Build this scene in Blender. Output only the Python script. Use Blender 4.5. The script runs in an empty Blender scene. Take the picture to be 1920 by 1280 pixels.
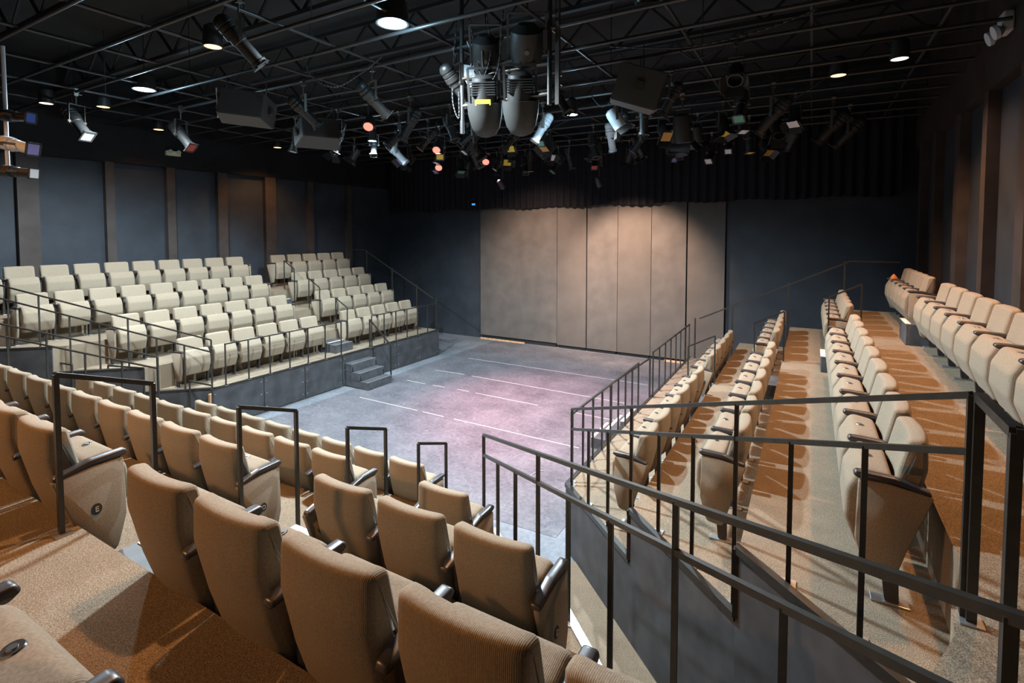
import bpy, bmesh, math, random
from mathutils import Vector, Matrix
random.seed(7)
C = bpy.context.scene.collection
PI = math.pi
R = math.radians

# ------------------------------------------------------------------ materials
def new_mat(name):
    m = bpy.data.materials.new(name); m.use_nodes = True
    nt = m.node_tree; b = nt.nodes['Principled BSDF']
    return m, nt, b

def plain(name, col, rough=.6, metal=0.0, spec=.5, var=0.0, scale=6.0, bump=0.0):
    m, nt, b = new_mat(name)
    b.inputs['Base Color'].default_value = (*col, 1)
    b.inputs['Roughness'].default_value = rough
    b.inputs['Metallic'].default_value = metal
    b.inputs['Specular IOR Level'].default_value = spec
    if var or bump:
        tc = nt.nodes.new('ShaderNodeTexCoord')
        n = nt.nodes.new('ShaderNodeTexNoise'); n.inputs['Scale'].default_value = scale; n.inputs['Detail'].default_value = 6
        nt.links.new(tc.outputs['Object'], n.inputs['Vector'])
        if var:
            r = nt.nodes.new('ShaderNodeValToRGB')
            r.color_ramp.elements[0].position = .3; r.color_ramp.elements[1].position = .7
            r.color_ramp.elements[0].color = (*[c*(1-var) for c in col], 1)
            r.color_ramp.elements[1].color = (*[min(1, c*(1+var)) for c in col], 1)
            nt.links.new(n.outputs['Fac'], r.inputs['Fac']); nt.links.new(r.outputs['Color'], b.inputs['Base Color'])
        if bump:
            bp = nt.nodes.new('ShaderNodeBump'); bp.inputs['Strength'].default_value = bump; bp.inputs['Distance'].default_value = .01
            nt.links.new(n.outputs['Fac'], bp.inputs['Height']); nt.links.new(bp.outputs['Normal'], b.inputs['Normal'])
    return m

def carpet_mat():
    m, nt, b = new_mat('speckled_carpet')
    b.inputs['Roughness'].default_value = .95; b.inputs['Specular IOR Level'].default_value = .1
    tc = nt.nodes.new('ShaderNodeTexCoord')
    n = nt.nodes.new('ShaderNodeTexNoise'); n.inputs['Scale'].default_value = 190; n.inputs['Detail'].default_value = 4
    n2 = nt.nodes.new('ShaderNodeTexNoise'); n2.inputs['Scale'].default_value = 7; n2.inputs['Detail'].default_value = 5
    nt.links.new(tc.outputs['Object'], n.inputs['Vector']); nt.links.new(tc.outputs['Object'], n2.inputs['Vector'])
    r = nt.nodes.new('ShaderNodeValToRGB')
    e = r.color_ramp.elements
    e[0].position = .34; e[0].color = (.145, .112, .08, 1)
    e[1].position = .64; e[1].color = (.38, .305, .225, 1)
    x = e.new(.5); x.color = (.24, .19, .137, 1)
    nt.links.new(n.outputs['Fac'], r.inputs['Fac'])
    mx = nt.nodes.new('ShaderNodeMix'); mx.data_type = 'RGBA'; mx.blend_type = 'MULTIPLY'; mx.inputs['Factor'].default_value = .35
    nt.links.new(r.outputs['Color'], mx.inputs[6]); nt.links.new(n2.outputs['Color'], mx.inputs[7])
    hs = nt.nodes.new('ShaderNodeHueSaturation'); hs.inputs['Value'].default_value = 1.15
    bw = nt.nodes.new('ShaderNodeRGBToBW'); nt.links.new(n2.outputs['Color'], bw.inputs['Color']); nt.links.new(bw.outputs['Val'], mx.inputs[7])
    nt.links.new(mx.outputs[2], hs.inputs['Color']); nt.links.new(hs.outputs['Color'], b.inputs['Base Color'])
    bp = nt.nodes.new('ShaderNodeBump'); bp.inputs['Strength'].default_value = .5; bp.inputs['Distance'].default_value = .006
    nt.links.new(n.outputs['Fac'], bp.inputs['Height']); nt.links.new(bp.outputs['Normal'], b.inputs['Normal'])
    return m

def fabric_mat():
    m, nt, b = new_mat('beige_upholstery')
    b.inputs['Roughness'].default_value = .9; b.inputs['Specular IOR Level'].default_value = .15
    b.inputs['Sheen Weight'].default_value = .1
    tc = nt.nodes.new('ShaderNodeTexCoord')
    w = nt.nodes.new('ShaderNodeTexWave'); w.bands_direction = 'X'; w.inputs['Scale'].default_value = 55; w.inputs['Distortion'].default_value = .3; w.inputs['Detail'].default_value = 2
    n = nt.nodes.new('ShaderNodeTexNoise'); n.inputs['Scale'].default_value = 120; n.inputs['Detail'].default_value = 2
    nt.links.new(tc.outputs['Object'], w.inputs['Vector']); nt.links.new(tc.outputs['Object'], n.inputs['Vector'])
    r = nt.nodes.new('ShaderNodeValToRGB'); e = r.color_ramp.elements
    e[0].position = .3; e[0].color = (.24, .195, .142, 1); e[1].position = .7; e[1].color = (.33, .27, .20, 1)
    nt.links.new(n.outputs['Fac'], r.inputs['Fac']); nt.links.new(r.outputs['Color'], b.inputs['Base Color'])
    bp = nt.nodes.new('ShaderNodeBump'); bp.inputs['Strength'].default_value = .22; bp.inputs['Distance'].default_value = .003
    nt.links.new(w.outputs['Fac'], bp.inputs['Height']); nt.links.new(bp.outputs['Normal'], b.inputs['Normal'])
    return m

def stage_mat(name, ca, cb):
    m, nt, b = new_mat(name)
    tc = nt.nodes.new('ShaderNodeTexCoord')
    n = nt.nodes.new('ShaderNodeTexNoise'); n.inputs['Scale'].default_value = 1.1; n.inputs['Detail'].default_value = 9; n.inputs['Roughness'].default_value = .7
    n2 = nt.nodes.new('ShaderNodeTexNoise'); n2.inputs['Scale'].default_value = 14; n2.inputs['Detail'].default_value = 8; n2.inputs['Roughness'].default_value = .75
    v = nt.nodes.new('ShaderNodeTexVoronoi'); v.feature = 'DISTANCE_TO_EDGE'; v.inputs['Scale'].default_value = 2.3
    for q in (n, n2): nt.links.new(tc.outputs['Object'], q.inputs['Vector'])
    mp = nt.nodes.new('ShaderNodeMix'); mp.data_type = 'VECTOR'; mp.inputs[0].default_value = .25
    nt.links.new(tc.outputs['Object'], mp.inputs[4]); nt.links.new(n.outputs['Color'], mp.inputs[5]); nt.links.new(mp.outputs[1], v.inputs['Vector'])
    a = nt.nodes.new('ShaderNodeMath'); a.operation = 'MULTIPLY_ADD'; a.inputs[1].default_value = .5; nt.links.new(n.outputs['Fac'], a.inputs[0])
    h = nt.nodes.new('ShaderNodeMath'); h.operation = 'MULTIPLY'; h.inputs[1].default_value = .5; nt.links.new(n2.outputs['Fac'], h.inputs[0]); nt.links.new(h.outputs[0], a.inputs[2])
    r = nt.nodes.new('ShaderNodeValToRGB'); e = r.color_ramp.elements
    e[0].position = .36; e[0].color = (*ca, 1); e[1].position = .66; e[1].color = (*cb, 1)
    nt.links.new(a.outputs[0], r.inputs['Fac'])
    sc = nt.nodes.new('ShaderNodeValToRGB'); s = sc.color_ramp.elements
    s[0].position = 0; s[0].color = (.05, .05, .05, 1); s[1].position = .012; s[1].color = (0, 0, 0, 1)
    nt.links.new(v.outputs['Distance'], sc.inputs['Fac'])
    ad = nt.nodes.new('ShaderNodeMix'); ad.data_type = 'RGBA'; ad.blend_type = 'ADD'; ad.inputs['Factor'].default_value = 1
    nt.links.new(r.outputs['Color'], ad.inputs[6]); nt.links.new(sc.outputs['Color'], ad.inputs[7])
    nt.links.new(ad.outputs[2], b.inputs['Base Color'])
    b.inputs['Roughness'].default_value = .5; b.inputs['Specular IOR Level'].default_value = .3
    return m

def emit(name, col, s):
    m, nt, b = new_mat(name)
    b.inputs['Base Color'].default_value = (*col, 1)
    b.inputs['Emission Color'].default_value = (*col, 1); b.inputs['Emission Strength'].default_value = s
    return m

M = {}
M['fabric'] = fabric_mat()
M['carpet'] = carpet_mat()
M['stage'] = stage_mat('bare_floor_paint', (.10, .115, .135), (.27, .285, .32))
M['cloth'] = stage_mat('scuffed_stage_paint', (.058, .060, .073), (.215, .21, .235))
M['arm'] = plain('dark_armrest_plastic', (.045, .04, .042), .35, spec=.6)
M['frame'] = plain('dark_seat_frame', (.035, .03, .03), .5)
M['rail'] = plain('black_rail_paint', (.022, .021, .019), .38, spec=.6, var=.3, scale=20)
M['steel'] = plain('bare_steel', (.5, .5, .5), .35, metal=.8)
M['badge'] = plain('number_badge_metal', (.25, .25, .26), .3, metal=.9)
M['white'] = plain('white_nosing_paint', (.75, .73, .68), .5)
M['tape'] = plain('white_floor_tape', (.42, .40, .40), .7)
M['wall'] = plain('black_wall_paint', (.012, .012, .014), .75, spec=.25, var=.25, scale=3.0)
M['panel'] = plain('charcoal_wall_panel', (.034, .041, .052), .6, spec=.3, var=.18, scale=2.0)
M['column'] = plain('brown_black_column_paint', (.056, .045, .042), .6, spec=.3, var=.2, scale=3)
M['ceil'] = plain('dark_roof_deck', (.014, .014, .015), .9, var=.3, scale=2)
M['joist'] = plain('dark_joist_paint', (.012, .011, .012), .8)
M['pipe'] = plain('grid_pipe_black', (.045, .042, .042), .4, metal=.3)
M['flat'] = plain('grey_flat_paint', (.105, .096, .090), .85, spec=.2, var=.13, scale=1.4)
M['flat2'] = plain('grey_flat_paint_worn', (.105, .098, .094), .85, spec=.2, var=.16, scale=2.2)
M['drape'] = plain('black_velour', (.016, .016, .020), 1.0, spec=.1)
M['fascia'] = plain('charcoal_fascia_board', (.062, .064, .070), .65, spec=.3, var=.3, scale=4)
M['step'] = plain('black_step_paint', (.075, .078, .088), .55, var=.3, scale=8)
M['fix'] = plain('black_fixture_metal', (.028, .027, .027), .45, metal=.2)
M['fixgrey'] = plain('grey_fixture_shell', (.028, .027, .026), .5)
M['fixwhite'] = plain('white_fixture_shell', (.62, .64, .68), .45)
M['clamp'] = plain('steel_clamp', (.16, .14, .12), .4, metal=.8)
M['cable'] = plain('black_cable', (.03, .03, .032), .5)
M['spk'] = plain('grey_speaker_cabinet', (.06, .058, .06), .6)
M['grille'] = plain('dark_speaker_grille', (.03, .03, .03), .8)
M['wood'] = plain('raw_wood_strip', (.55, .36, .2), .7, var=.2, scale=9)
M['cream'] = plain('cream_plastic', (.72, .66, .5), .5)
M['oak'] = plain('warm_wood_post', (.5, .27, .15), .6)
for k, c in dict(yellow=(.85, .6, .05), blue=(.08, .16, .6), red=(.5, .06, .05), violet=(.3, .26, .55), white=(.75, .75, .78), amber=(.6, .32, .08), green=(.08, .3, .22)).items():
    M['gel_'+k] = plain('gel_'+k, c, .4)
M['cool_lens'] = emit('cool_lamp_lens', (.78, .93, 1.0), 40)
M['warm_lens'] = emit('warm_lamp_lens', (1.0, .60, .25), 3.2)
M['pink_lens'] = emit('pale_lamp_lens', (1.0, .75, .62), 3)
M['red_lens'] = emit('red_lamp_lens', (1.0, .2, .14), 1.9)
M['ledblue'] = emit('blue_led', (.05, .3, .8), 1.2)
M['ledred'] = emit('red_led', (.8, .05, .03), .5)

# ------------------------------------------------------------------ mesh helpers
def mesh_from(bm, name, mat, smooth=False, angle=None):
    me = bpy.data.meshes.new(name); bm.normal_update(); bm.to_mesh(me); bm.free()
    me.materials.append(mat)
    if smooth:
        for p in me.polygons: p.use_smooth = True
        if angle:
            me.set_sharp_from_angle(angle=R(angle))
    return me

def link(name, me, parent=None, loc=(0, 0, 0), rot=(0, 0, 0), scale=(1, 1, 1)):
    o = bpy.data.objects.new(name, me); C.objects.link(o)
    if parent is not None: o.parent = parent
    o.location = loc; o.rotation_euler = rot; o.scale = scale
    return o

def tag(o, label=None, cat=None, group=None, kind=None):
    if label: o['label'] = label
    if cat: o['category'] = cat
    if group: o['group'] = group
    if kind: o['kind'] = kind
    return o

def thing(name, label, cat, loc=(0, 0, 0), rot=(0, 0, 0), group=None, scale=(1, 1, 1)):
    o = link(name, None, None, loc, rot, scale); o.empty_display_size = .1
    return tag(o, label, cat, group)

def a_box(bm, lo, hi, bev=0.0, mat=None):
    """axis-aligned box lo..hi (optionally moved by matrix)"""
    c = [(a+b)/2 for a, b in zip(lo, hi)]; s = [max(abs(b-a), 1e-4) for a, b in zip(lo, hi)]
    r = bmesh.ops.create_cube(bm, size=1.0, matrix=Matrix.Translation(c) @ Matrix.Diagonal((*s, 1)))
    vs = r['verts']
    if bev:
        es = list({e for v in vs for e in v.link_edges})
        q = bmesh.ops.bevel(bm, geom=es, offset=bev, segments=2, affect='EDGES', profile=.5)
        vs = list({v for f in q['faces'] for v in f.verts} | {v for v in vs if v.is_valid})
    if mat is not None: bmesh.ops.transform(bm, matrix=mat, verts=[v for v in vs if v.is_valid])
    return vs

def box_mesh(name, lo, hi, mat, bev=0.0):
    bm = bmesh.new(); a_box(bm, lo, hi, bev)
    return mesh_from(bm, name, mat)

def a_tube(bm, a, b, r, seg=10, r2=None, cap=True):
    a = Vector(a); b = Vector(b); d = b-a; L = d.length
    if L < 1e-6: return
    q = d.to_track_quat('Z', 'Y').to_matrix().to_4x4()
    bmesh.ops.create_cone(bm, cap_ends=cap, segments=seg, radius1=r, radius2=r if r2 is None else r2, depth=L,
                          matrix=Matrix.Translation((a+b)/2) @ q)

def a_bar(bm, a, b, w, h=None):
    """square bar a->b keeping its sides vertical"""
    a = Vector(a); b = Vector(b); d = b-a; L = d.length
    h = w if h is None else h
    x = d.normalized()
    up = Vector((0, 0, 1)) if abs(x.z) < .95 else Vector((0, 1, 0))
    y = up.cross(x).normalized(); z = x.cross(y)
    m = Matrix((x, y, z)).transposed().to_4x4(); m.translation = (a+b)/2
    bmesh.ops.create_cube(bm, size=1.0, matrix=m @ Matrix.Diagonal((L, w, h, 1)))

def a_path(bm, pts, r, seg=6):
    for a, b in zip(pts, pts[1:]): a_tube(bm, a, b, r, seg)

def a_prism(bm, poly, z0, z1):
    lo = [bm.verts.new((x, y, z0)) for x, y in poly]; hi = [bm.verts.new((x, y, z1)) for x, y in poly]
    n = len(poly)
    bm.faces.new(lo[::-1]); bm.faces.new(hi)
    for i in range(n): bm.faces.new((lo[i], lo[(i+1) % n], hi[(i+1) % n], hi[i]))
    bmesh.ops.recalc_face_normals(bm, faces=bm.faces[:])

def prism_mesh(name, poly, z0, z1, mat):
    bm = bmesh.new(); a_prism(bm, poly, z0, z1)
    return mesh_from(bm, name, mat)

def round_poly(pts, rads, n=5):
    out = []
    N = len(pts)
    for i in range(N):
        p = Vector(pts[i]); a = Vector(pts[i-1]); b = Vector(pts[(i+1) % N]); r = rads[i]
        if r <= 0: out.append(tuple(p)); continue
        da = (a-p).normalized(); db = (b-p).normalized()
        ang = da.angle(db); t = min(r/math.tan(ang/2), (a-p).length*.48, (b-p).length*.48)
        p0 = p+da*t; p1 = p+db*t
        for k in range(n+1):
            s = k/n
            out.append(tuple((1-s)**2*p0+2*s*(1-s)*p+s*s*p1))
    return out

def loft(name, prof, xs, ins, mat, curve=0.0, hw=.25, angle=50):
    """closed profile (y,z) swept along x; ins = inset per station, curve bows y with x^2"""
    bm = bmesh.new(); N = len(prof)
    nor = []
    for i in range(N):
        a = Vector(prof[i-1]); b = Vector(prof[(i+1) % N]); t = (b-a).normalized(); nor.append(Vector((t.y, -t.x)))
    area = sum(prof[i-1][0]*prof[i][1]-prof[i][0]*prof[i-1][1] for i in range(N))
    sg = -1 if area > 0 else 1
    rings = []
    for x, d in zip(xs, ins):
        rings.append([bm.verts.new((x, p[0]+sg*nor[i].x*d+curve*(x/hw)**2, p[1]+sg*nor[i].y*d)) for i, p in enumerate(prof)])
    for r0, r1 in zip(rings, rings[1:]):
        for i in range(N): bm.faces.new((r0[i], r0[(i+1) % N], r1[(i+1) % N], r1[i]))
    bm.faces.new(rings[0][::-1]); bm.faces.new(rings[-1])
    bmesh.ops.recalc_face_normals(bm, faces=bm.faces[:])
    return mesh_from(bm, name, mat, True, angle)

def text_mesh(s, size, mat, depth=.002):
    cu = bpy.data.curves.new('letter', 'FONT'); cu.body = s; cu.size = size; cu.extrude = depth; cu.align_x = 'CENTER'; cu.align_y = 'CENTER'
    ob = bpy.data.objects.new('letter_tmp', cu)
    me = bpy.data.meshes.new_from_object(ob); bpy.data.objects.remove(ob); bpy.data.curves.remove(cu)
    me.materials.clear(); me.materials.append(mat)
    return me

# ------------------------------------------------------------------ camera
cam = bpy.data.cameras.new('camera'); co = bpy.data.objects.new('camera', cam); C.objects.link(co)
cam.sensor_width = 36; cam.lens = 970/1920*36; cam.shift_y = -(640-477.6)/1920; cam.clip_start = .05
co.location = (0, 0, 3.74); co.rotation_euler = (R(90-2.58), 0, R(30.05))
bpy.context.scene.camera = co

# ------------------------------------------------------------------ room shell
XL, XR, YB, YF, ZC = -14.15, 2.0, 15.15, -3.6, 7.4
def struct(name, me, parent=None):
    o = link(name, me, parent)
    if parent is None: o['kind'] = 'structure'
    return o
struct('floor', box_mesh('floor', (XL-.5, YF-.2, -.1), (XR+.5, YB+.3, 0), M['stage']))
struct('ceiling', box_mesh('ceiling', (XL-.5, YF-.2, ZC), (XR+.5, YB+.3, ZC+.15), M['ceil']))
struct('wall_back', box_mesh('wall_back', (XL-.5, YB, -.05), (XR+.5, YB+.2, ZC+.05), M['panel']))
struct('wall_front', box_mesh('wall_front', (XL-.5, YF-.2, -.05), (XR+.5, YF, ZC+.05), M['wall']))
RC = .14
bm = bmesh.new(); a_box(bm, (XL-.35, YF, 0), (XL-RC, YB, 5.36)); struct('wall_left', mesh_from(bm, 'wall_left', M['panel']))
bm = bmesh.new(); a_box(bm, (XR+RC, YF, 0), (XR+.35, YB, 5.62)); struct('wall_right', mesh_from(bm, 'wall_right', M['panel']))
struct('trim_1', box_mesh('bulkhead_left', (XL-.35, YF, 5.36), (XL, YB, ZC), M['wall']))
struct('trim_2', box_mesh('bulkhead_right', (XR, YF, 5.62), (XR+.35, YB, ZC), plain('brown_bulkhead_paint', (.035, .027, .024), .7, spec=.3, var=.35, scale=1.5)))
k = 3
for (y0, y1) in ((2.75, 3.1), (4.15, 4.50), (5.70, 5.88), (7.02, 7.22), (8.32, 8.58), (9.75, 10.1), (11.27, 11.48), (12.9, 13.1)):
    struct('trim_%d' % k, box_mesh('pilaster_left', (XL-RC, y0, 0), (XL, y1, 5.36), M['column'])); k += 1
for (y0, y1) in ((3.2, 3.5), (4.75, 5.0), (6.3, 6.6), (7.7, 7.98), (9.23, 9.45), (10.7, 11.03), (12.55, 12.85), (14.0, 14.3)):
    struct('trim_%d' % k, box_mesh('pilaster_right', (XR, y0, 0), (XR+RC, y1, 5.62), M['column'])); k += 1

tag(link('stage_cloth', prism_mesh('stage_cloth', [(-9.32, 5.35), (-2.62, 5.6), (-2.62, 14.95), (-9.32, 14.95)], 0, .004, M['cloth'])), 'scuffed blue-grey painted stage floor covering with white tape lines', 'stage floor')
# stage flats on the back wall
fx = [-9.98, -7.03, -6.02, -5.03, -4.02, -3.02, -1.99]
ords = ['first', 'second', 'third', 'fourth', 'fifth', 'sixth', 'seventh', 'eighth', 'ninth', 'tenth', 'eleventh', 'twelfth', 'thirteenth', 'fourteenth', 'fifteenth', 'sixteenth']
wd = ['widest grey scenic flat at the left of the stage wall', 'narrow grey scenic flat second from left on the stage wall',
      'grey scenic flat third from left, brightly lit on the stage wall', 'grey scenic flat fourth from left, brightest on the stage wall',
      'grey scenic flat fifth from left on the stage wall', 'darker grey scenic flat at the right end of the stage wall']
for i in range(6):
    g = (.012, .006, .018, .006, .006, .018, .03)
    t = thing('scenic_flat', wd[i], 'flat', ((fx[i]+fx[i+1])/2, YB-.07, 0))
    w = (fx[i+1]-fx[i])/2
    me = box_mesh('flat_face', (-w+g[i], -.05, .1 if i else .14), (w-g[i+1], 0, 5.0), M['flat'] if i % 2 else M['flat2'], .004)
    link('face', me, t)
    bm = bmesh.new(); a_box(bm, (-w+.05, 0.002, .0), (w-.05, .06, 4.95)); link('frame', mesh_from(bm, 'flat_frame', M['joist']), t)
tag(link('wood_batten', box_mesh('wood_batten', (-9.95, YB-.16, 0), (-8.2, YB-.13, .05), M['wood'])), 'raw wood batten on the stage floor under the widest flat', 'batten')
tag(link('wood_offcut', box_mesh('wood_offcut', (-3.6, YB-.17, 0), (-3.05, YB-.13, .05), M['wood'])), 'short raw wood offcut under the fifth grey flat', 'offcut')

# valance border
bm = bmesh.new(); n = 620; x0, x1 = -13.9, 1.75
rows = []
rng = random.Random(3)
ph = 0; prev = []
for i in range(n+1):
    x = x0+(x1-x0)*i/n; ph += .55+rng.random()*.25
    y = 14.72+.045*math.sin(ph)+.02*math.sin(x*2.1)
    zb = 4.49+.055*(x+9.6)/7.5*1.0+.025*math.sin(x*3.3)+.012*math.sin(ph)
    prev.append((x, y, zb))
fr = [(bm.verts.new((x, y, zb)), bm.verts.new((x, y+.02, 6.6))) for x, y, zb in prev]
bk = [(bm.verts.new((x, y+.03, zb)), bm.verts.new((x, y+.05, 6.6))) for x, y, zb in prev]
for i in range(n):
    bm.faces.new((fr[i][0], fr[i+1][0], fr[i+1][1], fr[i][1])); bm.faces.new((bk[i+1][0], bk[i][0], bk[i][1], bk[i+1][1])); bm.faces.new((fr[i+1][0], fr[i][0], bk[i][0], bk[i+1][0]))
tag(link('border_curtain', mesh_from(bm, 'border_curtain', M['drape'], True)), 'long pleated black border curtain hanging above the stage wall', 'curtain')

# roof joists (open web)
def joist(y, i):
    t = thing('roof_joist', 'dark open-web roof joist, %s from the stage wall' % ords[i], 'joist', (0, y, 6.75), group='roof joists')
    for nm, z in (('bottom_chord', 0), ('top_chord', .55)):
        bm = bmesh.new(); a_box(bm, (XL+.02, -.04, z-.03), (XR-.02, .04, z+.03)); link(nm, mesh_from(bm, nm, M['joist']), t)
    bm = bmesh.new(); x = XL+.3; s = 0
    while x < XR-.9:
        a_bar(bm, (x, 0, .0 if s == 0 else .55), (x+.55, 0, .55 if s == 0 else 0), .035); x += .55; s ^= 1
    link('web', mesh_from(bm, 'web', M['joist']), t)
for i in range(9): joist(13.6-1.75*i, i)

# ------------------------------------------------------------------ seating tiers
FN = [.335, .806, 1.28, 1.75, 2.12]            # foreground bank floors (front .. back)
FS = [.775, 1.23, 1.685, 2.14]               # side bank floors
NR = [4.22, 3.20, 2.19, 1.21]                # foreground riser lines (y)
LR = [-10.55, -11.57, -12.58]                # left bank riser lines (x)
RR = [-1.35, -.36, .66]                      # right bank riser lines (x)
SKL, SKR = -9.73, -2.42
def rdiag(x): return 3.24-.93*x              # right bank cut
def ldiag(x): return 3.24+.93*(x+12.15)      # left bank cut
def nx_r(y): return (1.74-y)/.94             # foreground bank right cut
def nx_l(y): return -12.15-(1.74-y)/.94
NW = ['front', 'second', 'third', 'fourth', 'rear']
# right bank
xe = [SKR]+RR
for n in range(4):
    t = thing('seating_tier', '%s carpeted tier of the right-hand seating bank' % ['front', 'second', 'third', 'topmost'][n], 'seating platform', (xe[n], 9, 0))
    off = Vector((-xe[n], -9))
    if n < 3:
        a, b = xe[n], xe[n+1]
        poly = [(a, rdiag(a)), (b, rdiag(b)), (b, 12.6), (a, 12.6)]
    else:
        poly = [(.66, 2.80), (.55, 2.78), (.53, 2.60), (.37, 2.23), (.50, 1.25), (.50, -.55), (XR, -.55), (XR, 12.6), (.66, 12.6)]
    pl = [(x+off.x, y+off.y) for x, y in poly]
    link('carpet_deck', prism_mesh('carpet_deck', pl, 0, FS[n], M['carpet']), t)
    bm = bmesh.new()
    if n < 3:
        d = Vector((b-a, rdiag(b)-rdiag(a), 0)); nrm = Vector((d.y, -d.x, 0)).normalized()*.012
        p = Vector((a, rdiag(a), 0))+nrm; q = Vector((b, rdiag(b), 0))+nrm
        z0 = 0
        A = bmesh.ops.create_cube(bm, size=1.0)
        for v, (pt, zz) in zip(A['verts'], [(None, 0)]*8): pass
        bm.clear()
        po = [(p.x-nrm.x+off.x, p.y-nrm.y+off.y), (q.x-nrm.x+off.x, q.y-nrm.y+off.y), (q.x+nrm.x+off.x, q.y+nrm.y+off.y), (p.x+nrm.x+off.x, p.y+nrm.y+off.y)]
        a_prism(bm, po, 0.0, FS[n]+.01)
        link('fascia_board', mesh_from(bm, 'fascia_board', M['fascia']), t)
        bm = bmesh.new()
        a_bar(bm, (p.x+off.x, p.y+off.y, FS[n]-.005), (q.x+off.x, q.y+off.y, FS[n]-.005), .05, .05)
        if n: a_bar(bm, (p.x+off.x, p.y+off.y, FS[n-1]), (p.x+off.x, p.y+off.y, FS[n]), .05)
        link('edge_trim', mesh_from(bm, 'edge_trim', M['rail']), t)
    if n == 0:
        bm = bmesh.new(); a_box(bm, (-.02, rdiag(SKR)-9, 0), (0, 3.6, FS[0]-.01)); link('fascia_board', mesh_from(bm, 'fascia_board', M['fascia']), t)
        bm = bmesh.new(); a_box(bm, (-.03, rdiag(SKR)-9, FS[0]-.05), (.02, 3.6, FS[0]+.012)); link('edge_trim', mesh_from(bm, 'edge_trim', M['rail']), t)
    if n == 3:
        bm = bmesh.new(); a_prism(bm, [(x+off.x, y+off.y) for x, y in ((.52, 2.62), (.35, 2.22), (.48, 1.25), (.50, 1.25), (.37, 2.22), (.54, 2.62))], 0, FS[3]-.12)
        link('fascia_board', mesh_from(bm, 'fascia_board', M['fascia']), t)
# left bank
xe = [SKL]+LR
for n in range(4):
    t = thing('seating_tier', '%s carpeted tier of the left-hand seating bank' % ['front', 'second', 'third', 'topmost'][n], 'seating platform', (xe[n], 9, 0))
    off = Vector((-xe[n], -9))
    a = xe[n]; b = LR[n] if n < 3 else XL-.1
    poly = [(a, ldiag(a)), (a, 12.35), (b, 12.35), (b, ldiag(b))]
    link('carpet_deck', prism_mesh('carpet_deck', [(x+off.x, y+off.y) for x, y in poly], 0, FS[n], M['carpet']), t)
    p = Vector((a, ldiag(a), 0)); q = Vector((b, ldiag(b), 0)); d = (q-p).normalized(); nrm = Vector((-d.y, d.x, 0))
    if nrm.y > 0: nrm = -nrm
    po = [(v.x+off.x, v.y+off.y) for v in (p, q, q+nrm*.025, p+nrm*.025)]
    bm = bmesh.new(); a_prism(bm, po, 0, FS[n]+.01); link('fascia_board', mesh_from(bm, 'fascia_board', M['fascia']), t)
    bm = bmesh.new(); a_bar(bm, (po[0][0], po[0][1], FS[n]), (po[1][0], po[1][1], FS[n]), .05); link('edge_trim', mesh_from(bm, 'edge_trim', M['rail']), t)
    if n == 0:
        for y0, y1 in ((5.5, 6.55), (6.57, 7.55), (7.57, 8.62), (8.64, 9.62), (9.64, 10.5), (10.52, 11.4), (11.42, 12.35)):
            link('fascia_board', box_mesh('fascia_board', (0, y0-9, .02), (.025, y1-9, FS[0]-.02), M['fascia'], .003), t)
            bm = bmesh.new()
            for zz in (.12, .4, .66):
                for yy in (y0+.05-9, y1-.05-9): a_tube(bm, (.024, yy, zz), (.03, yy, zz), .012, 8)
            link('screw_heads', mesh_from(bm, 'screw_heads', M['steel']), t)
        link('edge_trim', box_mesh('edge_trim', (-.02, 5.5-9, FS[0]-.03), (.03, 12.35-9, FS[0]+.008), M['rail']), t)
# foreground bank
ye = [4.86]+NR
for n in range(5):
    t = thing('seating_tier', '%s carpeted tier of the foreground seating bank' % ['front', 'second', 'third', 'fourth', 'rearmost'][n], 'seating platform', (-6, ye[n], 0))
    y0 = ye[n]; y1 = NR[n] if n < 4 else YF
    if n < 4: poly = [(nx_l(y0), y0), (nx_r(y0), y0), (nx_r(y1), y1), (nx_l(y1), y1)]
    else: y1 = -.55; poly = [(-12.65, y0), (.5, y0), (.5, y1), (-12.65, y1)]
    pl = [(x+6, y-y0) for x, y in poly]
    link('carpet_deck', prism_mesh('carpet_deck', pl[::-1], 0, FN[n], M['carpet']), t)
    if n < 4:
        bm = bmesh.new(); a = Vector((*pl[1], 0)); b = Vector((*pl[2], 0)); d = (b-a).normalized(); nr = Vector((-d.y, d.x, 0))
        if nr.x < 0: nr = -nr
        a_prism(bm, [(v.x, v.y) for v in (a, b, b+nr*.02, a+nr*.02)], 0, FN[n]-.03)
        link('fascia_board', mesh_from(bm, 'fascia_board', M['fascia']), t)
        bm = bmesh.new(); a_bar(bm, (a.x, a.y, FN[n]+.003), (b.x, b.y, FN[n]+.003), .055, .035)
        link('edge_trim', mesh_from(bm, 'edge_trim', M['steel']), t)
        bm = bmesh.new(); a = Vector((*pl[0], 0)); b = Vector((*pl[3], 0))
        a_bar(bm, (a.x, a.y, FN[n]), (b.x, b.y, FN[n]), .05); link('edge_trim', mesh_from(bm, 'edge_trim', M['rail']), t)
# carpet runner of the right-hand passage
pv = [(-2.36, 5.22), (.36, 2.58), (.3, 2.1), (.42, 1.42), (-2.9, 4.75), (-2.62, 5.02)]
tag(link('passage_carpet', prism_mesh('passage_carpet', [(-2.23, 5.29), (.30, 2.93), (.28, 1.50), (-2.78, 4.40), (-2.75, 4.65), (-2.40, 5.06)], 0, .015, M['carpet'])), 'tan carpet in the passage between the foreground and right-hand banks', 'carpet')
tag(link('passage_carpet', prism_mesh('passage_carpet', [(-12.15+2.23, 5.29), (-12.15+2.40, 5.06), (-12.15+2.75, 4.65), (-12.15+2.78, 4.40), (-12.15-.28, 1.50), (-12.15-.30, 2.93)], 0, .015, M['carpet'])), 'tan carpet in the passage between the foreground and left-hand banks', 'carpet')

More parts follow.
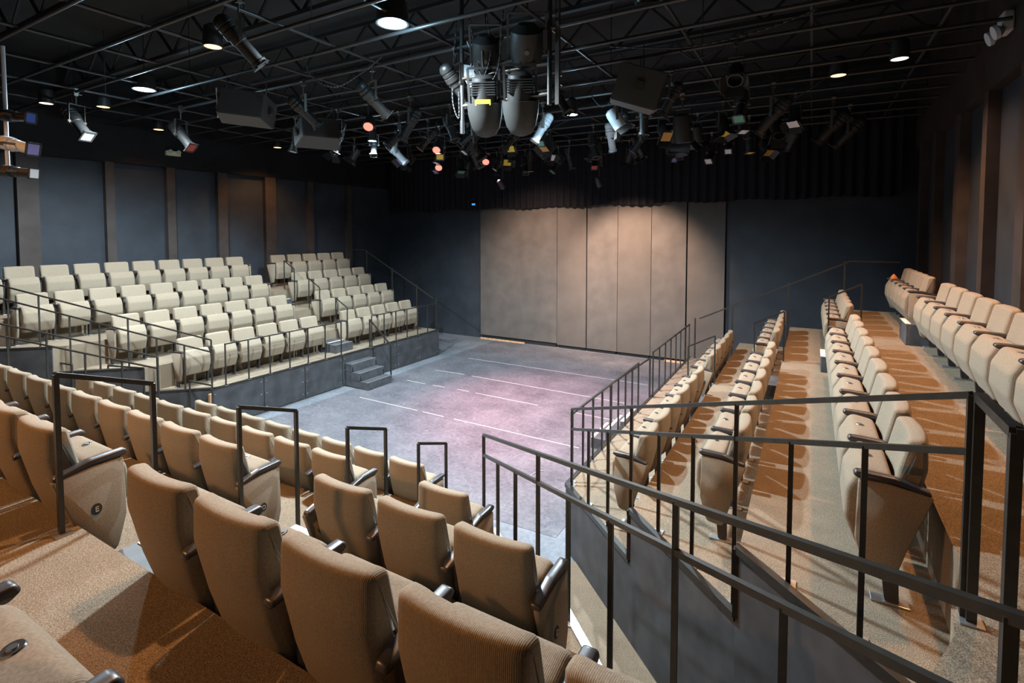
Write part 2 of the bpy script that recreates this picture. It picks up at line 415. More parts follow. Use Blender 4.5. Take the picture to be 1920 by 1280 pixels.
# ------------------------------------------------------------------ aisle steps
def aisle_step(lo, hi, nose, label):
    t = thing('aisle_step', label, 'step', ((lo[0]+hi[0])/2, (lo[1]+hi[1])/2, lo[2]), group='half steps in the aisles')
    c = Vector(((lo[0]+hi[0])/2, (lo[1]+hi[1])/2, lo[2]))
    link('tread_box', box_mesh('tread_box', Vector(lo)-c, Vector(hi)-c, M['step'], .006), t)
    z = hi[2]-c.z
    if nose == '+y': l, h = (lo[0]-c.x+.02, hi[1]-c.y-.07, z), (hi[0]-c.x-.02, hi[1]-c.y+.006, z+.006)
    if nose == '-x': l, h = (lo[0]-c.x-.006, lo[1]-c.y+.02, z), (lo[0]-c.x+.06, hi[1]-c.y-.02, z+.006)
    if nose == '+x': l, h = (hi[0]-c.x-.05, lo[1]-c.y+.02, z), (hi[0]-c.x+.006, hi[1]-c.y-.02, z+.006)
    link('nosing', box_mesh('nosing', l, h, M['white']), t)
rw = ['front', 'second', 'third', 'fourth', 'rearmost']
for i, y in enumerate(NR):
    aisle_step((-3.36, y, FN[i]), (-2.84, y+.3, (FN[i]+FN[i+1])/2), '+y', 'dark step with pale nosing up to the %s tier of foreground bank' % rw[i+1])
for i, x in enumerate(LR):
    aisle_step((x, 8.6, FS[i]), (x+.36, 9.12, (FS[i]+FS[i+1])/2), '+x', 'dark step up to the %s tier of the left-hand bank' % rw[i+1])
for i, x in enumerate(RR):
    y0 = (8.36, 8.5, 8.72)[i]
    aisle_step((x-.5, y0+.02, FS[i]), (x, y0+.6, (FS[i]+FS[i+1])/2), '-x', 'dark step with white nosing up to the %s tier of right-hand bank' % rw[i+1])
aisle_step((1.18, 9.03, FS[3]), (1.6, 9.62, FS[3]+.3), '-x', 'tall black step box on the topmost tier of right-hand bank')

# stage stairs
def stage_stairs(x0, sx, y0, y1, label, white):
    t = thing('stage_stairs', label, 'stairs', (x0, (y0+y1)/2, 0))
    hw = (y1-y0)/2
    for i in range(3):
        z = .187*(3-i); xa = sx*.26*i; xb = sx*.26*(i+1)
        link('tread', box_mesh('tread', (min(xa, xb), -hw, 0 if i == 2 else z-.19), (max(xa, xb), hw, z), M['step'], .006), t)
        xn = xb-sx*.05
        link('nosing', box_mesh('nosing', (min(xb, xn), -hw+.01, z), (max(xb, xn), hw-.01, z+.005), M['white'] if white else M['steel']), t)
    for sy in (-1, 1):
        bm = bmesh.new()
        pr = [(0, .02), (0, .5), (sx*.26, .5), (sx*.26, .31), (sx*.52, .31), (sx*.52, .02)]
        vs = [bm.verts.new((x, sy*(hw-.02)-.01, z)) for x, z in pr]; ws = [bm.verts.new((x, sy*(hw-.02)+.01, z)) for x, z in pr]
        bm.faces.new(vs); bm.faces.new(ws[::-1])
        for i in range(6): bm.faces.new((vs[i], ws[i], ws[(i+1) % 6], vs[(i+1) % 6]))
        bmesh.ops.recalc_face_normals(bm, faces=bm.faces[:])
        link('stringer', mesh_from(bm, 'stringer', M['step']), t)
stage_stairs(SKL+.03, 1, 8.68, 9.48, 'three black steps from the stage up to the left-hand bank', False)
stage_stairs(SKR-.025, -1, 8.3, 9.1, 'white-edged steps from the stage up to the right-hand bank', True)
t = thing('loose_step', 'black step box on the front tier of the left-hand bank', 'step', (-10.1, 8.9, FS[0]))
link('tread_box', box_mesh('tread_box', (-.2, -.28, 0), (.16, .28, .2), M['step'], .005), t)
link('nosing', box_mesh('nosing', (.11, -.27, .2), (.165, .27, .206), M['steel']), t)

# ------------------------------------------------------------------ theatre seats
HW = .228
bp = round_poly([(.0, .92), (.088, .905), (.148, .65), (.130, .628), (.156, .606), (.262, .30), (.225, .268), (.125, .272), (.052, .50), (-.004, .74)],
                [.05, .035, .012, .006, .012, .03, .03, .04, .16, .16], 5)
XS = [-HW, -HW+.006, -HW+.02, -HW+.045, -.12, -.04, .04, .12, HW-.045, HW-.02, HW-.006, HW]
IN = [.026, .012, .003, 0, 0, 0, 0, 0, 0, .003, .012, .026]
me_back = loft('backrest', bp, XS, IN, M['fabric'], curve=.030, hw=HW, angle=60)
sp = round_poly([(.165, .685), (.325, .712), (.395, .58), (.405, .41), (.33, .225), (.255, .23), (.205, .43)], [.05, .06, .12, .12, .06, .03, .1], 5)
me_seat = loft('seat_cushion', sp, [x*1.01 for x in XS], IN, M['fabric'], curve=0, hw=HW, angle=60)
ap = round_poly([(.01, .64), (.02, .668), (.18, .71), (.355, .715), (.368, .69), (.34, .672), (.18, .672)], [.01, .02, .1, .02, .012, .02, .08], 4)
def arm_mesh():
    bm = bmesh.new()
    return loft('armrest', ap, [-.028, -.024, -.018, .018, .024, .028], [.01, .003, 0, 0, .003, .01], M['arm'], angle=50)
me_arm = arm_mesh()
bm = bmesh.new()
lp = round_poly([(.10, .65), (.25, .665), (.245, .40), (.205, .01), (.14, .01), (.15, .35)], [.01, .03, .05, .02, .02, .05], 3)
me_leg = loft('support_leg', lp, [-.018, .018], [0, 0], M['frame'])
me_foot = box_mesh('foot_plate', (-.035, .09, 0), (.035, .27, .012), M['steel'], .003)
pp = round_poly([(.005, .645), (.18, .672), (.34, .672), (.35, .33), (.30, .14), (.17, .12), (.12, .30)], [.01, .05, .02, .08, .05, .04, .1], 4)
me_panel = loft('end_panel', pp, [-.018, -.012, .012, .018], [.006, 0, 0, .006], M['fabric'])
bm = bmesh.new()
bmesh.ops.create_cone(bm, cap_ends=True, segments=20, radius1=.026, radius2=.022, depth=.006, matrix=Matrix.Translation((0, .275, .7035)) @ Matrix.Rotation(R(9), 4, 'X'))
bmesh.ops.create_cone(bm, cap_ends=True, segments=16, radius1=.012, radius2=.010, depth=.006, matrix=Matrix.Translation((0, .275, .7065)))
me_badge = mesh_from(bm, 'number_badge', M['badge'], True, 40)
bm = bmesh.new()
bmesh.ops.create_cone(bm, cap_ends=True, segments=24, radius1=.027, radius2=.025, depth=.004, matrix=Matrix.Rotation(PI/2, 4, 'Y') @ Matrix.Diagonal((1.25, 1, 1, 1)))
me_plate = mesh_from(bm, 'row_plate', M['frame'], True, 40)
letters = {s: text_mesh(s, .042, M['white']) for s in 'ABCDEF'}
bm = bmesh.new(); a_tube(bm, (-.25, .2, .36), (.25, .2, .36), .012, 8); a_tube(bm, (-.25, .17, .30), (.25, .17, .30), .01, 8)
me_hinge = mesh_from(bm, 'hinge_bar', M['frame'], True, 40)

def seat(loc, rotz, label, group, first=False, last=False, letter=None, sx=1.0):
    t = thing('theatre_seat', label, 'seat', loc, (0, 0, rotz), group, (sx, 1, 1))
    link('backrest', me_back, t)
    s = link('seat_cushion', me_seat, t)
    b = link('number_badge', me_badge, s); b['label'] = 'round metal number badge'
    link('hinge_bar', me_hinge, t)
    for flag, x, sd in ((first, -.275, -1), (True, .275, 1)):
        if not flag: continue
        a = link('armrest', me_arm, t, (x, 0, 0)); a['label'] = 'dark armrest'
        l = link('support_leg', me_leg, t, (x, 0, 0)); link('foot_plate', me_foot, l)
        if (sd < 0 and first) or (sd > 0 and last):
            p = link('end_panel', me_panel, t, (x+sd*.012, 0, 0))
            if letter and sd > 0:
                q = link('row_plate', me_plate, p, (sd*.02, .20, .42)); q['label'] = 'dark oval row plate'
                link('letter', letters[letter], p, (sd*.0235, .20, .42), (PI/2, 0, sd*PI/2))

def nth(i): return ords[i]
seats_left_rows = [(-10.53-1.017*n) for n in range(4)]
def block(bank, n, axis, pos, start, count, pitch, rot, z, grp, pre, first, last, letter, sx, side_fn):
    for j in range(count):
        c = start+pitch*(j+.5)
        loc = (c, pos, z) if axis == 'x' else (pos, c, z)
        jj = j
        seat(loc, rot, side_fn(n, j, count), grp, first and j == 0, last and j == count-1, letter, sx)
rowname = ['front', 'second', 'third', 'back']
rowname5 = ['front', 'second', 'third', 'fourth', 'rearmost']
# left bank: local +x is world -y, so "first" (local -x side) is the far end
def left_block(n, y_end_far, count, pitch, blk):
    pos = seats_left_rows[n]
    for j in range(count):                      # j counts from the far end
        c = y_end_far-pitch*(j+.5)
        if blk == 0:
            lab = 'beige folding seat, %s row of left-hand bank, %s on near side of aisle' % (rowname[n], nth(j))
        else:
            lab = 'beige folding seat, %s row of left-hand bank, %s beyond the aisle' % (rowname[n], nth(count-1-j))
        seat((pos, c, FS[n]), -PI/2, lab, 'left-hand bank seats', j == 0, j == count-1, None, pitch/.55)
for n, (y1, cnt) in enumerate(((8.53, 6), (8.44, 7), (8.48, 9), (8.61, 11))): left_block(n, y1, cnt, .55, 0)
for n, y1 in enumerate((11.94, 12.0, 12.05, 12.12)): left_block(n, y1, 5, .55, 1)
# right bank: local +x is world +y
rx = [-1.35, -.40, .60, 1.64]
for n, (y0, cnt, pit) in enumerate(((5.05, 6, .543), (4.42, 7, .575), (3.46, 9, .572), (3.7, 9, .588))):
    for j in range(cnt):
        lab = 'beige folding seat, %s row of right-hand bank, %s on near side of aisle' % (rowname[n], nth(cnt-1-j))
        seat((rx[n], y0+pit*(j+.5), FS[n]), PI/2, lab, 'right-hand bank seats', j == 0 and n < 3, j == cnt-1, None, pit/.55)
for n, (y0, pit) in enumerate(((8.98, .534), (9.2, .534), (9.46, .525), (9.75, .49))):
    for j in range(5):
        lab = 'beige folding seat, %s row of right-hand bank, %s beyond the aisle' % (rowname[n], nth(j))
        seat((rx[n], y0+pit*(j+.5), FS[n]), PI/2, lab, 'right-hand bank seats', j == 0, j == 4, None, pit/.55)
# foreground bank
nyr = [4.15, 3.13, 2.12, 1.10, .085]
fl = [('B', -3.5, 8), ('C', -3.5, 10), ('D', -3.5, 9), ('E', -3.5, 3)]
for n, (let, xe_, cnt) in enumerate(fl):
    for j in range(cnt):                        # j counts from the aisle leftwards
        lab = 'tan folding seat, %s row of foreground bank, %s left of the aisle' % (rowname5[n], nth(j))
        seat((xe_-.55*(j+.5), nyr[n], FN[n]), 0, lab, 'foreground bank seats', j == cnt-1, j == 0, let)
for n, cnt in ((1, 1), (2, 3), (3, 5)):
    for j in range(cnt):
        lab = 'tan folding seat, %s row of foreground bank, %s right of the aisle' % (rowname5[n], nth(j))
        seat((-2.76+.55*(j+.5), nyr[n], FN[n]), 0, lab, 'foreground bank seats', j == 0 and n < 3, j == cnt-1, 'BCDE'[n])
seat((-1.5, .125, FN[4]), 0, 'tan folding seat in the rearmost row, cropped at the bottom left', 'foreground bank seats', True, True, 'F')

# ------------------------------------------------------------------ railings
BAR = .034
def rail(label, bars, posts, cat='railing', name='guard_rail', w=BAR, group=None):
    """bars: list of (part name, [points]); posts: list of (top, bottom z)"""
    base = Vector(posts[0][0]); base.z = posts[0][1]
    t = thing(name, label, cat, base, group=group)
    for nm, pts in bars:
        bm = bmesh.new()
        for a, b in zip(pts, pts[1:]): a_bar(bm, Vector(a)-base, Vector(b)-base, w)
        link(nm, mesh_from(bm, nm, M['rail']), t)
    for top, zb in posts:
        bm = bmesh.new(); p = Vector(top)-base
        a_bar(bm, (p.x, p.y, zb-base.z), (p.x, p.y, p.z), w*.95)
        link('post', mesh_from(bm, 'post', M['rail']), t)
        bm = bmesh.new(); a_box(bm, (p.x-.04, p.y-.04, zb-base.z), (p.x+.04, p.y+.04, zb-base.z+.008)); link('base_plate', mesh_from(bm, 'base_plate', M['steel']), t)
def lerp(a, b, s): return tuple(Vector(a).lerp(Vector(b), s))
# foreground aisle hoops
for i, y in enumerate(NR):
    xh = -3.44; y0 = y-.15+.0; ya = (4.03, 3.10, 2.13, 1.13)[i]; yb = ya+.46
    za, zb = (1.571, 2.045, 2.515, 2.985)[i], (1.406, 1.88, 2.35, 2.82)[i]
    rail('black handrail hoop beside the step up to %s tier of foreground bank' % rw[i+1],
         [('top_rail', [(xh, ya, za), (xh, yb, zb)])], [((xh, ya, za), FN[i+1]), ((xh, yb, zb), FN[i])], 'handrail', 'handrail_hoop', .026, 'foreground aisle handrails')
# left bank aisle hoops
for i, x in enumerate(LR):
    yh = 9.20; xa = x-.02; xb = xa+.42
    za, zb = FS[i+1]+.80, FS[i+1]+.58
    rail('black handrail hoop at the step up to %s tier of left-hand bank' % rw[i+1],
         [('top_rail', [(xa, yh, za), (xb, yh, zb)])], [((xa, yh, za), FS[i+1]), ((xb, yh, zb), FS[i])], 'handrail', 'handrail_hoop', .022, 'left-hand aisle handrails')
for i, x in enumerate(RR):
    yh = (8.95, 9.15, 9.42)[i]; xa = x+.02; xb = xa-.42
    za, zb = FS[i+1]+.80, FS[i+1]+.58
    rail('black handrail hoop at the step up to %s tier of right-hand bank' % rw[i+1],
         [('top_rail', [(xa, yh, za), (xb, yh, zb)])], [((xa, yh, za), FS[i+1]), ((xb, yh, zb), FS[i])], 'handrail', 'handrail_hoop', .022, 'right-hand aisle handrails')
# stage-front rails of the side banks
def front_rail(x, y0, y1, label, nposts, ztop=1.575):
    ps = [(x, y0+(y1-y0)*i/(nposts-1), ztop) for i in range(nposts)]
    rail(label, [('top_rail', [(x, y0-.015, ztop), (x, y1+.015, ztop)])], [(p, FS[0]) for p in ps], w=.023)
front_rail(SKL+.0, 5.78, 8.62, 'long black rail along the front of the left-hand bank, near part', 7)
front_rail(SKL+.0, 9.62, 12.3, 'black rail along the front of the left-hand bank, beyond the stage steps', 7)
front_rail(SKR+.03, 5.55, 8.25, 'black rail along the front of the right-hand bank, near part', 9, 1.6)
front_rail(SKR+.03, 9.15, 12.3, 'black rail along the front of the right-hand bank, beyond the stage steps', 8, 1.6)
# diagonal rails
def dpt(fn, x, z): return (x, fn(x), z)
def diag_rail(label, fn, x0, z0, x1, z1, nx, floors, mid=.27, w=.026, ext=0.0):
    a = Vector((x0, fn(x0), z0)); b = Vector((x1, fn(x1), z1))
    e = b+(b-a)*ext
    bars = [('top_rail', [a, e]), ('mid_rail', [a-Vector((0, 0, mid)), e-Vector((0, 0, mid))])]
    posts = []
    for i in range(nx):
        s = i/(nx-1); p = a.lerp(b, s)
        full = i % 3 == 0 or i == nx-1
        top = p if full else p-Vector((0, 0, mid))
        posts.append((tuple(top), floors(p)))
    rail(label, bars, posts, w=w)
def fl_r(p): return FS[sum(p.x > q+.0 for q in RR)]
def fl_l(p): return FS[sum(p.x < q for q in LR)]
def fl_n(p): return FN[sum(p.y < q for q in NR)]
diag_rail('sloping two-bar rail along the near cut end of right-hand bank', lambda x: rdiag(x)+.04, -2.36, 1.68, .58, 3.075, 10, fl_r, .235, .028)
diag_rail('sloping two-bar rail along the near cut end of left-hand bank', lambda x: ldiag(x)+.04, -9.74, 1.70, -13.4, 3.39, 12, fl_l, .23, .024)
diag_rail('long sloping two-bar rail along the right edge of foreground bank', lambda x: 1.74-.94*x-.03, -2.916, 1.62, .362, 2.97, 9, fl_n, .215, .026, .12)
diag_rail('sloping two-bar rail along the left edge of foreground bank', lambda x: 1.74+.94*(x+12.15)-.03, -9.30, 1.67, -12.3, 2.90, 9, fl_n, .19, .024)
t_ = FS[3]
rail('short level rail corner on the topmost right-hand tier beside the passage end',
     [('top_rail', [(.60, 2.72, 3.075), (.60, 2.29, 3.075), (1.05, 2.2, 3.075)])],
     [((.60, 2.72, 3.075), t_), ((.60, 2.29, 3.075), t_), ((1.05, 2.2, 3.075), t_)], w=.036)
# far end rails
for sgn, xs_, zs_, lab in ((1, [-9.75, -10.5, -11.5, -12.6, -13.6], FS, 'sloping black handrail up the far end of the left-hand bank'),
                           (-1, [-2.3, -1.5, -.4, .6, 1.5], FS, 'sloping black handrail up the far end of the right-hand bank')):
    y = 12.28 if sgn == 1 else 12.5
    z0 = FS[0]+.95; z1 = FS[3]+.95
    pts = [(xs_[0], y, 1.6), (xs_[0]+(-.1 if sgn == 1 else .1)*1, y, z0), (xs_[3]-(.1 if sgn == 1 else -.1), y, z1+.05), (xs_[4], y, z1+.05)]
    def zt(x):
        f = abs(x-xs_[0])/abs(xs_[3]-xs_[0]); return z0+min(f, 1)*(z1+.05-z0)
    fl = [FS[0], FS[1] if sgn == 1 else FS[0], FS[2] if sgn == 1 else FS[1], FS[3] if sgn == 1 else FS[2], FS[3]]
    rail(lab, [('top_rail', pts[1:])], [((x, y, zt(x)), f) for x, f in zip(xs_[:4], fl)], w=.03)
# hand rail of stage stairs
rail('short sloping handrail on the far side of the left stage steps', [('top_rail', [(SKL+.02, 9.53, 1.5), (SKL+.75, 9.53, .9)])], [((SKL+.02, 9.53, 1.5), FS[0]), ((SKL+.73, 9.53, .92), 0)], 'handrail', 'stair_handrail', .03)
rail('short sloping handrail on the far side of the right stage steps', [('top_rail', [(SKR-.0, 9.13, 1.5), (SKR-.75, 9.13, .9)])], [((SKR-.02, 9.13, 1.48), 0), ((SKR-.73, 9.13, .92), 0)], 'handrail', 'stair_handrail', .03)
# small hoops in the left passage
for a, b, zf, lab in (((-12.2, 3.72, 1.42), (-11.3, 3.95, 1.38), .02, 'low black hoop in the left passage, farthest from the stage'),
                      ((-11.05, 4.39, 1.3), (-10.5, 4.72, 1.25), .02, 'low black hoop in the left passage, middle of three'),
                      ((-9.9, 5.2, .98), (-9.35, 5.30, .95), .0, 'low black hoop with wooden end post at the left passage mouth')):
    rail(lab, [('top_rail', [a, b])], [(a, zf), (b, zf)], 'handrail', 'handrail_hoop', .024)
t = thing('end_post', 'small warm wood post at the corner of the left-hand bank', 'post', (-9.62, 5.42, 0))
link('post', box_mesh('post', (-.03, -.03, 0), (.03, .03, .72), M['oak'], .004), t)

# ------------------------------------------------------------------ floor tape
tp = [((-8.7, 12.46), (-3.36, 12.44), 'farthest long white tape line across the stage floor'),
      ((-8.70, 10.93), (-7.78, 10.96), 'short white tape, left piece of the second line from stage wall'),
      ((-7.53, 10.94), (-3.39, 10.85), 'long white tape, right piece of the second line from stage wall'),
      ((-8.72, 9.80), (-8.12, 9.79), 'short white tape, leftmost piece of the broken third line'),
      ((-7.90, 9.81), (-7.55, 9.81), 'shortest white tape, second piece of the broken third line'),
      ((-7.18, 9.83), (-6.85, 9.83), 'tiny white tape, third piece of the broken third line'),
      ((-6.65, 9.82), (-5.02, 9.78), 'long white tape, fourth piece of the broken third line'),
      ((-4.25, 9.76), (-3.3, 9.75), 'white tape, right end piece of the broken third line'),
      ((-8.75, 8.25), (-7.05, 8.235), 'white tape, left piece of the line nearest the seats'),
      ((-6.9, 8.23), (-6.35, 8.22), 'short white tape, middle piece of the line nearest the seats'),
      ((-6.1, 8.22), (-3.4, 8.18), 'long white tape, right piece of the line nearest the seats')]
for a, b, lab in tp:
    bm = bmesh.new(); a_bar(bm, (*a, .0055), (*b, .0055), .025, .003)
    tag(link('floor_tape', mesh_from(bm, 'floor_tape', M['tape'])), lab, 'tape', 'white tape marks on the stage floor')
bm = bmesh.new(); a_path(bm, [(-3.55, 7.1, .009), (-3.62, 7.0, .009), (-3.64, 6.88, .009), (-3.60, 6.76, .009)], .006, 6)
tag(link('floor_tape', mesh_from(bm, 'floor_tape', M['tape'])), 'small curved white mark on the stage floor near right-hand rail', 'tape')

# ------------------------------------------------------------------ lighting grid
ZG = 6.2
PY = [2.55+.8*i for i in range(15)]
for i, y in enumerate(PY):
    bm = bmesh.new(); a_tube(bm, (XL+.05, y, ZG), (XR-.05, y, ZG), .024, 10)
    tag(link('grid_pipe', mesh_from(bm, 'grid_pipe', M['pipe'], True, 40)), 'dark lighting pipe running side to side, %s from the stage wall' % nth(len(PY)-1-i), 'pipe', 'side-to-side lighting pipes')
PX = [-12.7, -11.3, -9.9, -8.5, -7.08, -5.66, -4.25, -2.85, -1.45, -.05, 1.3]
for i, x in enumerate(PX):
    bm = bmesh.new(); a_tube(bm, (x, .6, ZG+.05), (x, 14.4, ZG+.05), .022, 10)
    t = tag(link('grid_pipe', mesh_from(bm, 'grid_pipe', M['pipe'], True, 40)), 'dark lighting pipe running front to back, %s from the left wall' % nth(i), 'pipe', 'front-to-back lighting pipes')
    for y in (1.5, 4.6, 8.1, 11.6):
        bm = bmesh.new(); a_tube(bm, (x, y, ZG+.05), (x, y, ZC), .008, 6); link('hanger_rod', mesh_from(bm, 'hanger_rod', M['joist']), t)

# stage lights
def ring(bm, z, r0, r1, seg=20):
    pass
def lathe(name, prof, mat, seg=20, angle=35):
    bm = bmesh.new(); rr = []
    for r, z in prof: rr.append([bm.verts.new((r*math.cos(2*PI*i/seg), r*math.sin(2*PI*i/seg), z)) for i in range(seg)])
    for a, b in zip(rr, rr[1:]):
        for i in range(seg): bm.faces.new((a[i], a[(i+1) % seg], b[(i+1) % seg], b[i]))
    bm.faces.new(rr[0][::-1]); bm.faces.new(rr[-1])
    bmesh.ops.recalc_face_normals(bm, faces=bm.faces[:])
    return mesh_from(bm, name, mat, True, angle)
# fixture local axis: beam points to -Z; pivot at origin
ell_barrel = {k: lathe('barrel', [(.055, .06), (.085, .05), (.085, -.02), (.075, -.03), (.075, -.26), (.09, -.27), (.09, -.31), (.07, -.31), (.07, -.29)], M[k]) for k in ('fix', 'fixwhite', 'fixgrey')}
ell_house = {k: lathe('lamp_housing', [(.04, .30), (.075, .28), (.095, .24), (.095, .20), (.082, .19), (.095, .18), (.095, .14), (.082, .13), (.10, .12), (.10, .055)], M[k]) for k in ('fix', 'fixwhite', 'fixgrey')}
bm = bmesh.new()
for s in (-1, 1):
    a_box(bm, (s*.112-.004, -.02, -.03), (s*.112+.004, .02, .26)); a_tube(bm, (s*.09, 0, 0), (s*.135, 0, 0), .022, 10)
a_box(bm, (-.116, -.02, .255), (.116, .02, .263))
me_yoke = mesh_from(bm, 'yoke', M['clamp'])
bm = bmesh.new(); a_box(bm, (-.025, -.03, .0), (.025, .03, .05), .006); a_tube(bm, (-.03, 0, .075), (.03, 0, .075), .042, 12); a_tube(bm, (0, 0, -.12), (0, 0, .02), .011, 8); a_tube(bm, (0, .03, .03), (0, .075, .03), .008, 6)
me_clamp = mesh_from(bm, 'clamp', M['clamp'])
def gel_mesh(k):
    bm = bmesh.new(); a_box(bm, (-.085, -.085, -.322), (.085, .085, -.317)); return mesh_from(bm, 'gel_sheet', M['gel_'+k])
gels = {k: gel_mesh(k) for k in ('yellow', 'blue', 'red', 'violet', 'white', 'amber', 'green')}
bm = bmesh.new()
for s in (-1, 1):
    a_box(bm, (s*.085-.012, -.097, -.328), (s*.085+.012, .097, -.312)); a_box(bm, (-.097, s*.085-.012, -.328), (.097, s*.085+.012, -.312))
me_gframe = mesh_from(bm, 'gel_frame', M['fixgrey'])
par_can = {k: lathe('can', [(.05, .20), (.10, .17), (.115, .10), (.12, -.16), (.10, -.16), (.09, -.02)], M[k]) for k in ('fix', 'fixwhite', 'fixgrey')}
bm = bmesh.new()
for s in (-1, 1):
    a_box(bm, (-.13, -.004, -.14), (.13, .004, 0), 0, Matrix.Translation((0, s*.12, -.17)) @ Matrix.Rotation(s*R(35), 4, 'X'))
    a_box(bm, (-.004, -.13, -.14), (.004, .13, 0), 0, Matrix.Translation((s*.12, 0, -.17)) @ Matrix.Rotation(-s*R(35), 4, 'Y'))
me_doors = mesh_from(bm, 'barn_doors', M['fix'])
pipe_items = {}
def stage_light(x, y, aim, kind='ell', shell='fix', gel=None, z=None, desc=None, sc=1.0, drop=.34):
    """hangs from the nearest side-to-side pipe (snap y), yoke fixed, body aimed at a point"""
    yp = min(PY, key=lambda q: abs(q-y)); zc = ZG-.075
    piv = Vector((x, yp, zc-.10-drop*sc+.04))
    pipe_items.setdefault(yp, []).append((x, piv, Vector(aim), kind, shell, gel, desc, sc))
def flush_lights():
    for yp, L in pipe_items.items():
        L.sort(key=lambda q: q[0])
        pi_ = len(PY)-1-PY.index(yp)
        for j, (x, piv, aim, kind, shell, gel, desc, sc) in enumerate(L):
            col = {'fix': 'black', 'fixwhite': 'white', 'fixgrey': 'grey'}[shell]
            nm = {'ell': 'spotlight', 'par': 'can light'}[kind]
            lab = '%s %s%s, %s from left on %s pipe from stage wall' % (col, nm, (' with %s gel' % gel) if gel else '', nth(j), nth(pi_))
            if desc: lab = desc
            t = thing('stage_spotlight' if kind == 'ell' else 'can_light', lab, 'stage light', (x, yp, ZG), group='stage lights on the grid')
            d = (aim-piv).normalized()
            yaw = math.atan2(d.x, -d.y) if (abs(d.x)+abs(d.y)) > 1e-3 else 0
            local = piv-Vector((x, yp, ZG))
            link('clamp', me_clamp, t, (0, 0, -.075), (0, 0, 0), (sc,)*3)
            link('yoke', me_yoke, t, local, (0, 0, yaw), (sc,)*3)
            q = d.to_track_quat('-Z', 'Y').to_euler()
            if kind == 'ell':
                b = link('barrel', ell_barrel[shell], t, local, q, (sc,)*3)
                link('lamp_housing', ell_house[shell], t, local, q, (sc,)*3)
                if gel: link('gel_sheet', gels[gel], b, (0, 0, 0))
                link('gel_frame', me_gframe, b)
            else:
                b = link('can', par_can[shell], t, local, q, (sc,)*3)
                if gel: link('gel_sheet', gels[gel], b, (0, 0, .13), (0, 0, 0), (1.2, 1.2, 1))
                link('barn_doors', me_doors, b)
# individually recognisable ones
stage_light(-5.25, 3.35, (-4.4, 5.2, 3.6), 'ell', 'fix', None, desc='black spotlight with pale lit front at top left, nearest the camera', sc=.95)
stage_light(-5.75, 5.75, (-5.0, 8.2, 3.5), 'ell', 'fix', None, sc=1.0)
stage_light(-4.2, 5.75, (-3.4, 8.0, 3.2), 'ell', 'fix', None, sc=1.0)
stage_light(-7.3, 5.75, (-6.3, 8.2, 3.4), 'ell', 'fix', None, sc=1.0)
stage_light(-1.15, 4.15, (-1.75, 5.6, 2.6), 'ell', 'fix', None, sc=.95, drop=.2)
stage_light(-.62, 4.15, (-1.0, 7.0, 2.0), 'ell', 'fix', 'white', sc=.9, drop=.12)
stage_light(-4.5, 8.95, (-5.6, 8.2, 3.5), 'ell', 'fixwhite', 'white', desc='small white spotlight leaning left beside the two grey hooded lamps')
stage_light(-3.05, 8.95, (-1.9, 9.6, 3.8), 'par', 'fixwhite', None, desc='bright white can light tilted right below the box speaker')
stage_light(-3.7, 10.55, (-3.6, 11.6, 3), 'ell', 'fixwhite', 'violet', desc='white spotlight with violet gel below the brightest far lamp')
stage_light(-2.55, 8.95, (-2.6, 9.2, 2), 'ell', 'fixgrey', None)
stage_light(-2.07, 9.75, (-2.0, 10.6, 2), 'par', 'fixgrey', 'violet', sc=1.4)
stage_light(-8.95, 9.75, (-7.8, 10.6, 4.2), 'ell', 'fixwhite', 'white', desc='slim white spotlight pointing right next to the far left cool lamp', sc=1.1)
rg = random.Random(11)
gk = ['yellow', 'blue', 'red', 'violet', 'white', 'amber', 'green', 'white', None, None, None]
used = [(-5.25, 3.35), (-5.75, 5.75), (-4.2, 5.75), (-7.3, 5.75), (-1.45, 4.95), (-.8, 4.95), (-4.5, 8.95), (-3.05, 8.95), (-3.7, 10.55), (-2.55, 8.95), (-2.07, 9.75), (-8.95, 9.75)]
for y, xs_ in ((7.35, (-9.6, -8.3, -6.4, -3.4, -.9)), (8.15, (-9.2, -7.4, -6.1, -1.9)), (8.95, (-10.2, -8.9, -7.3, -6.2, -1.0)),
               (9.75, (-10.4, -7.6, -6.7, -5.6, -4.9, -3.2, -1.1)), (10.55, (-9.4, -8.2, -7.1, -6.1, -5.2, -2.6, -1.5, -.3)),
               (11.35, (-9.9, -8.8, -7.7, -6.6, -5.5, -4.4, -3.3, -2.1, -.6)), (12.15, (-9.5, -8.2, -7.2, -5.9, -4.7, -3.6, -2.7, -1.2)),
               (13.75, (-9.6, -8.5, -7.5, -6.4, -5.3, -4.3, -3.2, -2.2, -1.0)),
               (12.95, (-9.3, -7.9, -6.9, -5.7, -4.8, -3.9, -2.8, -1.7, -.4))):
    for x in xs_:
        stage_light(x, y, (x+rg.uniform(-2.2, 2.2), y+rg.uniform(-3.0, 1.2), 2.6), 'par' if rg.random() < .3 else 'ell', rg.choice(['fix', 'fix', 'fix', 'fixgrey']), rg.choice(gk), sc=rg.uniform(.85, 1.05))
for x, y in ((-11.3, 4.15), (-11.0, 5.75), (.3, 11.3), (.6, 12.2), (-.6, 9.7)):
    stage_light(x, y, (x+(2 if x < -6 else -2), y+.5, 3.5), 'ell', 'fix', rg.choice(gk), sc=1.15)
flush_lights()

